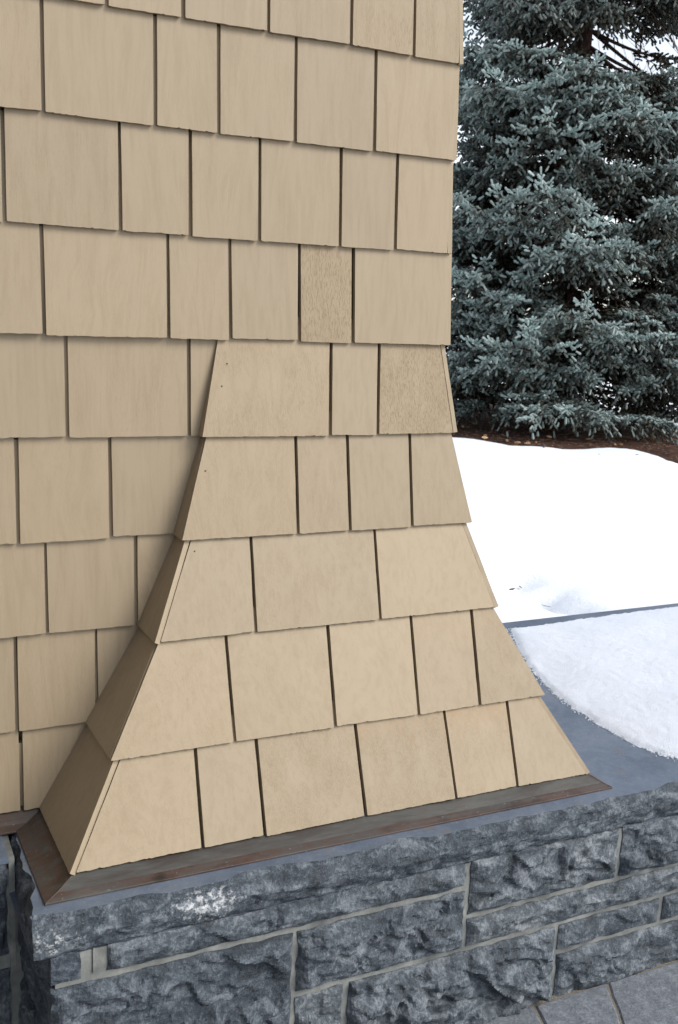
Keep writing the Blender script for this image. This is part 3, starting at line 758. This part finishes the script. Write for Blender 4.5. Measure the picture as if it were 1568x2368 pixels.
# ------------------------------------------------------------------ blue spruce
def tube(V, F, pts, rad, seg=5):
    pts = [Vector(p) for p in pts]; b0 = len(V)
    for i, p in enumerate(pts):
        d = (pts[min(i+1, len(pts)-1)]-pts[max(i-1, 0)]).normalized()
        a = d.orthogonal().normalized(); b = d.cross(a)
        for j in range(seg):
            an = 2*math.pi*j/seg; V.append(tuple(p+(a*math.cos(an)+b*math.sin(an))*rad[i]))
    for i in range(len(pts)-1):
        for j in range(seg):
            a = b0+i*seg+j; b = b0+i*seg+(j+1) % seg; F.append((a, b, b+seg, a+seg))
def to_px(P):
    d = np.array(P)-CAM; w_ = d@FW; return PW/2+FPX*(d@RT)/w_, PH/2-FPX*(d@UP)/w_
def spruce(base, height, r0, zmin, zmax, seed, label, nlimb, name='spruce_tree'):
    r = random.Random(seed); base = Vector(base)
    root = tag(empty(name, base), label, 'tree')
    V, F = [], []
    tp = [(0, 0, -.1), (.02, .01, .5), (.0, .03, 1.5), (.03, .0, 3.0), (.0, .02, 5.0), (.02, .0, 7.5), (0, 0, height)]
    tube(V, F, tp, [.21, .19, .17, .145, .115, .075, .01], 12)
    mesh_obj('trunk', V, F, M_BARK, root, (0, 0, 0), True)
    WV, WF = [], []; SB, SD, SL, SC, CH = [], [], [], [], []
    Z_ = Vector((0, 0, 1)); view = Vector((-base.x, -base.y-2.07, 0)).normalized()
    def at(P, s):
        n = len(P)-1; i = min(n-1, int(s*n)); return P[i].lerp(P[i+1], s*n-i), (P[i+1]-P[i]).normalized()
    def foliate(P, s0, dens, fr0, droop, facing_):
        """branchlets left and right of an axis, each carrying bottlebrush shoots"""
        L = sum((P[i+1]-P[i]).length for i in range(len(P)-1)); n = max(3, int(L*(1-s0)/(.078/dens)))
        for b in range(n+1):
            s = min(.999, s0+(1-s0)*(b+r.random()*.5)/n); p, dv = at(P, s)
            lat = dv.cross(Z_)
            if lat.length < .05: lat = Vector((1, 0, 0))
            lat.normalize(); upv = lat.cross(dv)
            fresh_lit = fr0*min(1, .05+1.15*(s-s0)/(1-s0))
            for sg in ((-1, 1) if b < n else (-1, 0, 1)):
                Lb = (.09+.15*(1-s)+.05*r.random())*r.uniform(.8, 1.25)
                d0 = (dv*r.uniform(.55, .95)+lat*sg*r.uniform(.6, 1.0)+upv*r.uniform(-.10, .30)).normalized()
                hang = r.random() < droop
                if hang: d0 = (d0+Z_*r.uniform(-1.3, -.5)).normalized(); Lb *= r.uniform(1.0, 1.5)
                ns = max(1, int(Lb/.085))
                for q in range(ns+1):
                    u = (q+.2*r.random())/(ns+.2); pp = p+d0*(Lb*u)-Z_*(.20*Lb*u*u)
                    la = d0.cross(Z_); la = la.normalized() if la.length > .05 else lat
                    for s2 in ((-1, 1) if q < ns else (0,)):
                        dd = d0*r.uniform(.7, 1.0)+la*s2*r.uniform(.5, .8)+Z_*(r.uniform(-.55, .05) if hang else r.uniform(-.12, .62))
                        SB.append(pp); SD.append(dd.normalized()); SL.append(r.uniform(.055, .095))
                        rf = math.hypot(pp.x, pp.y)/(r0*(1-max(pp.z, 0)/height)**.8); rf = max(0, min(1, (rf-.50)/.34)); CH.append(facing_ < -.2 or rf < .18); SC.append((max(0, min(1, rf*fresh_lit*r.uniform(.7, 1.2)*(.62 if hang else 1.0))), r.random()))  # older inner shoots darker; the crown's inner shade is put in too
    low = 16                                            # extra low boughs hiding the foot of the trunk
    for li in range(nlimb+low):
        t = (li+r.random())/nlimb; z = zmin+(zmax-zmin)*t
        if z > 7.3 and r.random() < .55: continue
        z = round(z/.36)*.36+r.uniform(-.09, .09)+.1
        az = li*2.39996+r.uniform(-.4, .4)
        if li >= nlimb: z = r.uniform(.62, 1.9); az = math.atan2(view.y, view.x)+r.uniform(-.75, .45)
        out = Vector((math.cos(az), math.sin(az), 0)); facing = out.dot(view)
        if facing < -.2 and r.random() < .12: continue
        R = max(.5, r0*(1-z/height)**.8*r.uniform(.62, 1.08))
        sag = r.uniform(.20, .38)*(1.0 if z < 4.8 else 1.45); lift = r.uniform(.10, .30) if z > 1.0 else r.uniform(.0, .12)
        n = 12; side = out.cross(Z_)*r.uniform(-.14, .14); P = []
        for i in range(n+1):
            s = i/n; q = Vector((0, 0, z))+out*(R*s)+side*(R*s*s)+Z_*(R*(lift*s**3-sag*s*1.25+.10*s*s)); q.z = max(q.z, .34); P.append(q)
        u, v = to_px(np.array(P[-1]+base)); um, vm = to_px(np.array(P[8]+base))
        if any(uu > 1160 and 20 < vv < (120 if uu < 1400 else 150) for uu, vv in [to_px(np.array(P[j]+base)) for j in (7, 9, 11, 12)]) and r.random() < (.22 if u < 1190 else .58 if u < 1370 else .75): continue       # the thin storey where trunk and sky show
        if 1335 < u < 1520 and v > 830 and r.random() < .8: continue                       # the hollow low on its right side
        tube(WV, WF, P, [.034*(1-.85*i/n)*(.6+.4*R/2.5) for i in range(n+1)], 5)
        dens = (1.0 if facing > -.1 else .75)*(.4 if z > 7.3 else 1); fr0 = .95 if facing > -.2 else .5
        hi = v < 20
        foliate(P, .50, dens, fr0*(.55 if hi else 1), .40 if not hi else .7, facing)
        ns = int(2+R*2.2)
        for b in range(ns):                       # side limbs spreading into a fan
            s = .30+.55*(b+r.random())/ns; p, dv = at(P, s); sg = 1 if b % 2 else -1; lat = dv.cross(Z_).normalized()
            Ls = R*(.20+.30*(1-s))*r.uniform(.8, 1.15); d0 = (dv*.8+lat*sg*r.uniform(.45, .85)+Z_*r.uniform(-.12, .10)).normalized()
            B = []
            for q in range(6):
                w_ = q/5; x = p+d0*(Ls*w_)+Z_*(Ls*(-.22*w_*w_+.16*w_**3)); x.z = max(x.z, .22); B.append(x)
            tube(WV, WF, B, [.014*(1-.75*q/5) for q in range(6)], 3)
            foliate(B, .22, dens, fr0*(.55 if hi else 1)*r.uniform(.75, 1.0), .42 if not hi else .75, facing)
    for q in range(1100):      # dead bare twigs in the shaded inside of the crown
        z = r.uniform(.5, 6.6); az = r.uniform(0, 6.283); o = Vector((math.cos(az), math.sin(az), 0)); p = Vector((0, 0, z))+o*(r.uniform(.1, .62)*r0*(1-z/height)); pts = [p]
        if 4.75 < z < 5.6 and q > 160: continue
        d = (o+Z_*r.uniform(-.7, .2)+Vector((r.uniform(-.6, .6), r.uniform(-.6, .6), 0))).normalized()
        for j in range(5):
            d = (d+Vector((r.uniform(-.35, .35), r.uniform(-.35, .35), r.uniform(-.35, .2)))).normalized(); pts.append(pts[-1]+d*r.uniform(.08, .18))
        tube(WV, WF, pts, [.010*(1-.15*j) for j in range(6)], 4)
    np_mesh('limbs', np.array(WV), np.array(WF), M_BARK, root, True)
    SB, SD, SL, SC = np.array(SB), np.array(SD), np.array(SL), np.array(SC)
    CH = np.array(CH); order = np.argsort(CH, kind='stable'); SB, SD, SL, SC = SB[order], SD[order], SL[order], SC[order]
    N = len(SB); NF = int((~CH).sum()); Mn = 11        # the first NF shoots get needles, the hidden rest only their body
    ref = np.where(np.abs(SD[:, 2:3]) < .9, np.array([[0, 0, 1.0]]), np.array([[1.0, 0, 0]]))
    A = np.cross(SD, ref); A /= np.linalg.norm(A, axis=1)[:, None]; Bv = np.cross(SD, A)
    g_ = np.random.default_rng(seed)
    tt = (np.arange(Mn)+g_.random((NF, Mn)))/Mn; ph = np.arange(Mn)*2.39996+g_.random((NF, 1))*6.28+g_.normal(0, .25, (NF, Mn))
    rad = A[:NF, None]*np.cos(ph)[..., None]+Bv[:NF, None]*np.sin(ph)[..., None]
    p0 = SB[:NF, None]+SD[:NF, None]*(SL[:NF, None]*tt)[..., None]
    nd = SD[:NF, None]*(.35+.40*tt[..., None])+rad*(1.0-.25*tt[..., None]); nd /= np.linalg.norm(nd, axis=2)[..., None]
    nl = .0175*g_.uniform(.8, 1.15, (NF, Mn)); wv = np.cross(nd, rad); wv /= np.linalg.norm(wv, axis=2)[..., None]+1e-9
    hw = .0058
    v0 = p0-wv*hw; v1 = p0+wv*hw; v2 = p0+nd*nl[..., None]
    VV = np.stack([v0, v1, v2], 2).reshape(-1, 3); TT = np.arange(len(VV)).reshape(-1, 3)
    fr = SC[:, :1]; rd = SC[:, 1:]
    old_shaded = np.array([.014, .018, .014])*(1-rd)+np.array([.042, .034, .020])*rd  # older foliage tone, deepened to hold the shade of the hollows
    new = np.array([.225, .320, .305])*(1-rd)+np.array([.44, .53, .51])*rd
    col = old_shaded*(1-fr)+new*fr
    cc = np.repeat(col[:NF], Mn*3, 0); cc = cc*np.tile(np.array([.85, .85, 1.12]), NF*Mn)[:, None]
    # solid body of each shoot: a short five-sided bud
    S5 = 4; an = np.arange(S5)*2*math.pi/S5; ring = A[:, None]*np.cos(an)[None, :, None]+Bv[:, None]*np.sin(an)[None, :, None]
    c0 = SB[:, None]+ring*.010; c1 = SB[:, None]+SD[:, None]*(SL*.86)[:, None, None]+ring*.0155; tip = SB+SD*(SL*1.03)[:, None]
    CV = np.concatenate([c0, c1, tip[:, None]], 1).reshape(-1, 3); bi = (np.arange(N)*(2*S5+1))[:, None]
    tri = []
    for j in range(S5):
        q = (j+1) % S5; tri += [(j, q, S5+q), (j, S5+q, S5+j), (S5+j, S5+q, 2*S5)]
    CT_ = (bi[:, :, None]+np.array(tri)[None]).reshape(-1, 3)
    TT = np.concatenate([TT, CT_+len(VV)]); VV = np.concatenate([VV, CV]); cc = np.concatenate([cc, np.repeat(col*.9, 2*S5+1, 0)])
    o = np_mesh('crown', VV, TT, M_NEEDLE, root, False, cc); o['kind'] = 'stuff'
    print('spruce shoots', N, 'tris', len(TT))
    return root
TB = CAM+ray(1285, 950)*15.4; TB[2] = 0
spruce(TB, 13.0, 3.0, .62, 9.0, 4, 'large blue spruce with drooping frosted grey-green boughs in a soil bed', 400)

# ------------------------------------------------------------------ bare tree behind
def bare_tree(base, h, seed):
    r = random.Random(seed); V, F = [], []; VB, FB = [], []
    root = tag(empty('bare_tree', base), 'bare leafless grey tree showing through the gap behind the spruce', 'tree')
    def grow(p, d, L, rad, depth):
        pts = [p]; n = 5
        for i in range(n):
            d = (d+Vector((r.uniform(-.16, .16), r.uniform(-.16, .16), r.uniform(-.06, .14)))).normalized(); pts.append(pts[-1]+d*(L/n))
        tube(V if depth == 0 else VB, F if depth == 0 else FB, pts, [rad*(1-.5*i/n) for i in range(n+1)], 7 if depth < 2 else 4)
        if depth >= 5: return
        for c in range(3 if depth < 4 else 2):
            q = pts[r.randint(2, n)]; ax = Vector((r.uniform(-1, 1), r.uniform(-1, 1), r.uniform(-.15, .6)))
            grow(q, (d*.75+ax*.75).normalized(), L*r.uniform(.55, .8), rad*.5, depth+1)
    grow(Vector((0, 0, 0)), Vector((0, 0, 1)), h*.36, .20, 0)
    mesh_obj('trunk', V, F, M_TWIG, root, (0, 0, 0), True); mesh_obj('branches', VB, FB, M_TWIG, root, (0, 0, 0), True)
BT = CAM+ray(1590, 400)*26; BT[2] = 0
bare_tree(BT, 12.0, 12)

# ------------------------------------------------------------------ cones
def cone_mesh(mat):
    bm = bmesh.new(); L, R = .075, .0135
    V, F = [], []
    rings = 11; seg = 12
    for i in range(rings+1):
        t = i/rings; r = R*(math.sin(math.pi*min(1, .10+.88*t))**.7)
        for j in range(seg):
            a = 2*math.pi*(j+.5*(i % 2))/seg; rr_ = r*(1.12 if (j+i) % 2 else .84); V.append((L*(t-.5), rr_*math.cos(a), rr_*math.sin(a)))
    for i in range(rings):
        for j in range(seg): a = i*seg+j; b = i*seg+(j+1) % seg; F.append((a, b, b+seg, a+seg))
    F += [tuple(range(seg-1, -1, -1)), tuple(rings*seg+j for j in range(seg))]
    bm.free(); me = bpy.data.meshes.new('spruce_cone'); me.from_pydata(V, [], F); me.update(); me.materials.append(mat); return me
CM, CMD = cone_mesh(M_CONE), cone_mesh(M_CONE_D)
def D3(cx_, cy_): return (1029+cx_*.3437, 857+cy_*.3437)
for (a, b) in ((200, 350), (108, 320), (270, 431), (120, 372), (418, 466), (488, 479), (555, 484), (613, 479), (610, 384), (970, 455), (1145, 493), (1183, 493), (1293, 447), (855, 375), (700, 440), (1100, 405), (1400, 440), (300, 345)):
    u, v = D3(a, b); P = on_z(u, v, .06)
    o = bpy.data.objects.new('spruce_cone', CM); o.location = (P[0], P[1], .052); o.rotation_euler = (random.uniform(0, 6), random.uniform(-.15, .15), random.uniform(0, 3.1)); s = random.uniform(.85, 1.15); o.scale = (s, s, s); link(o)
    tag(o, 'tan spruce cone lying on the dark soil near the snow edge', 'cone', 'fallen cones on the soil bed')
u, v = D3(268, 462); P = on_z(u, v, SNOWZ); o = bpy.data.objects.new('spruce_cone', CM); o.location = (P[0], P[1], SNOWZ+.022); o.rotation_euler = (1, .05, -.4); link(o); tag(o, 'tan spruce cone lying alone on the white snow rim', 'cone', 'fallen cones on the soil bed')
u, v = D3(662, 514); P = on_z(u, v, SNOWZ); o = bpy.data.objects.new('spruce_cone', CMD); o.location = (P[0], P[1], SNOWZ+.02); o.rotation_euler = (1, -.5, 1.2); o.scale = (1.05, 1.2, 1.2); link(o); tag(o, 'dark brown spruce cone standing out on the white snow', 'cone', 'fallen cones on the soil bed')

# ------------------------------------------------------------------ litter
def litter():
    r = random.Random(21); V, T, C = [], [], []
    lo, hi_ = bed2.min(0), bed2.max(0); cand = np.column_stack([rng.uniform(lo[0], hi_[0], 9000), rng.uniform(lo[1], hi_[1], 9000)]); cand = cand[bed_sd(cand) < -.04]
    for x, y in cand[:5200]:
        L, W_ = r.uniform(.012, .05), r.uniform(.002, .006); a = r.uniform(0, 6.28); z = .030+.02*fbm(x, y, 1.3, 4, 2.0)+r.uniform(0, .008)
        d = (math.cos(a)*L, math.sin(a)*L); n = (-math.sin(a)*W_, math.cos(a)*W_); b = len(V); t = r.uniform(-.012, .014)
        V += [(x-d[0]+n[0], y-d[1]+n[1], z), (x-d[0]-n[0], y-d[1]-n[1], z), (x+d[0], y+d[1], z+t), (x, y, z+W_)]
        T += [(b, b+1, b+3), (b+1, b+2, b+3), (b+2, b, b+3)]
        q = r.random(); C += [(.05+.16*q, .028+.085*q, .018+.045*q)]*4
    o = np_mesh('needle_litter', np.array(V), np.array(T), M_NEEDLE, None, False, np.array(C))
    tag(o, 'brown fallen needles and twig bits strewn over the soil bed', 'litter', None, 'stuff')
litter()
def scrap(u, v, size, rot):
    P = on_z(u, v, SNOWZ); V = []
    out = [(-1, 0), (-.5, .34), (.1, .42), (.7, .22), (1.15, .02), (.7, -.25), (.1, -.4), (-.5, -.3)]
    V = [(x*size, y*size, .25*size*(x*x*.4+y*y)) for x, y in out]; n = len(V)
    V += [(x, y, z-.002) for x, y, z in V]; F = [tuple(range(n)), tuple(range(2*n-1, n-1, -1))]+[((i+1) % n, i, n+i, n+(i+1) % n) for i in range(n)]
    gxi = int(np.argmin(np.abs(gx-P[0]))); gyi = int(np.argmin(np.abs(gy-P[1]))); zz = Z.reshape(len(gy), len(gx))[gyi, gxi]
    o = mesh_obj('leaf_scrap', V, F, M_CONE_D, None, (P[0], P[1], zz+.012)); o.rotation_euler = (.2, -.15, rot)
    tag(o, 'small dark leaf scrap lying on the white snow', 'leaf', 'leaf scraps on the snow')
for i, (u, v, q) in enumerate(((1185, 1343, .020), (1231, 1369, .022), (1266, 1374, .024), (1386, 1052, .026), (1473, 1052, .022), (1330, 1404, .016), (1206, 1330, .014))): scrap(u, v, q, i*1.3)
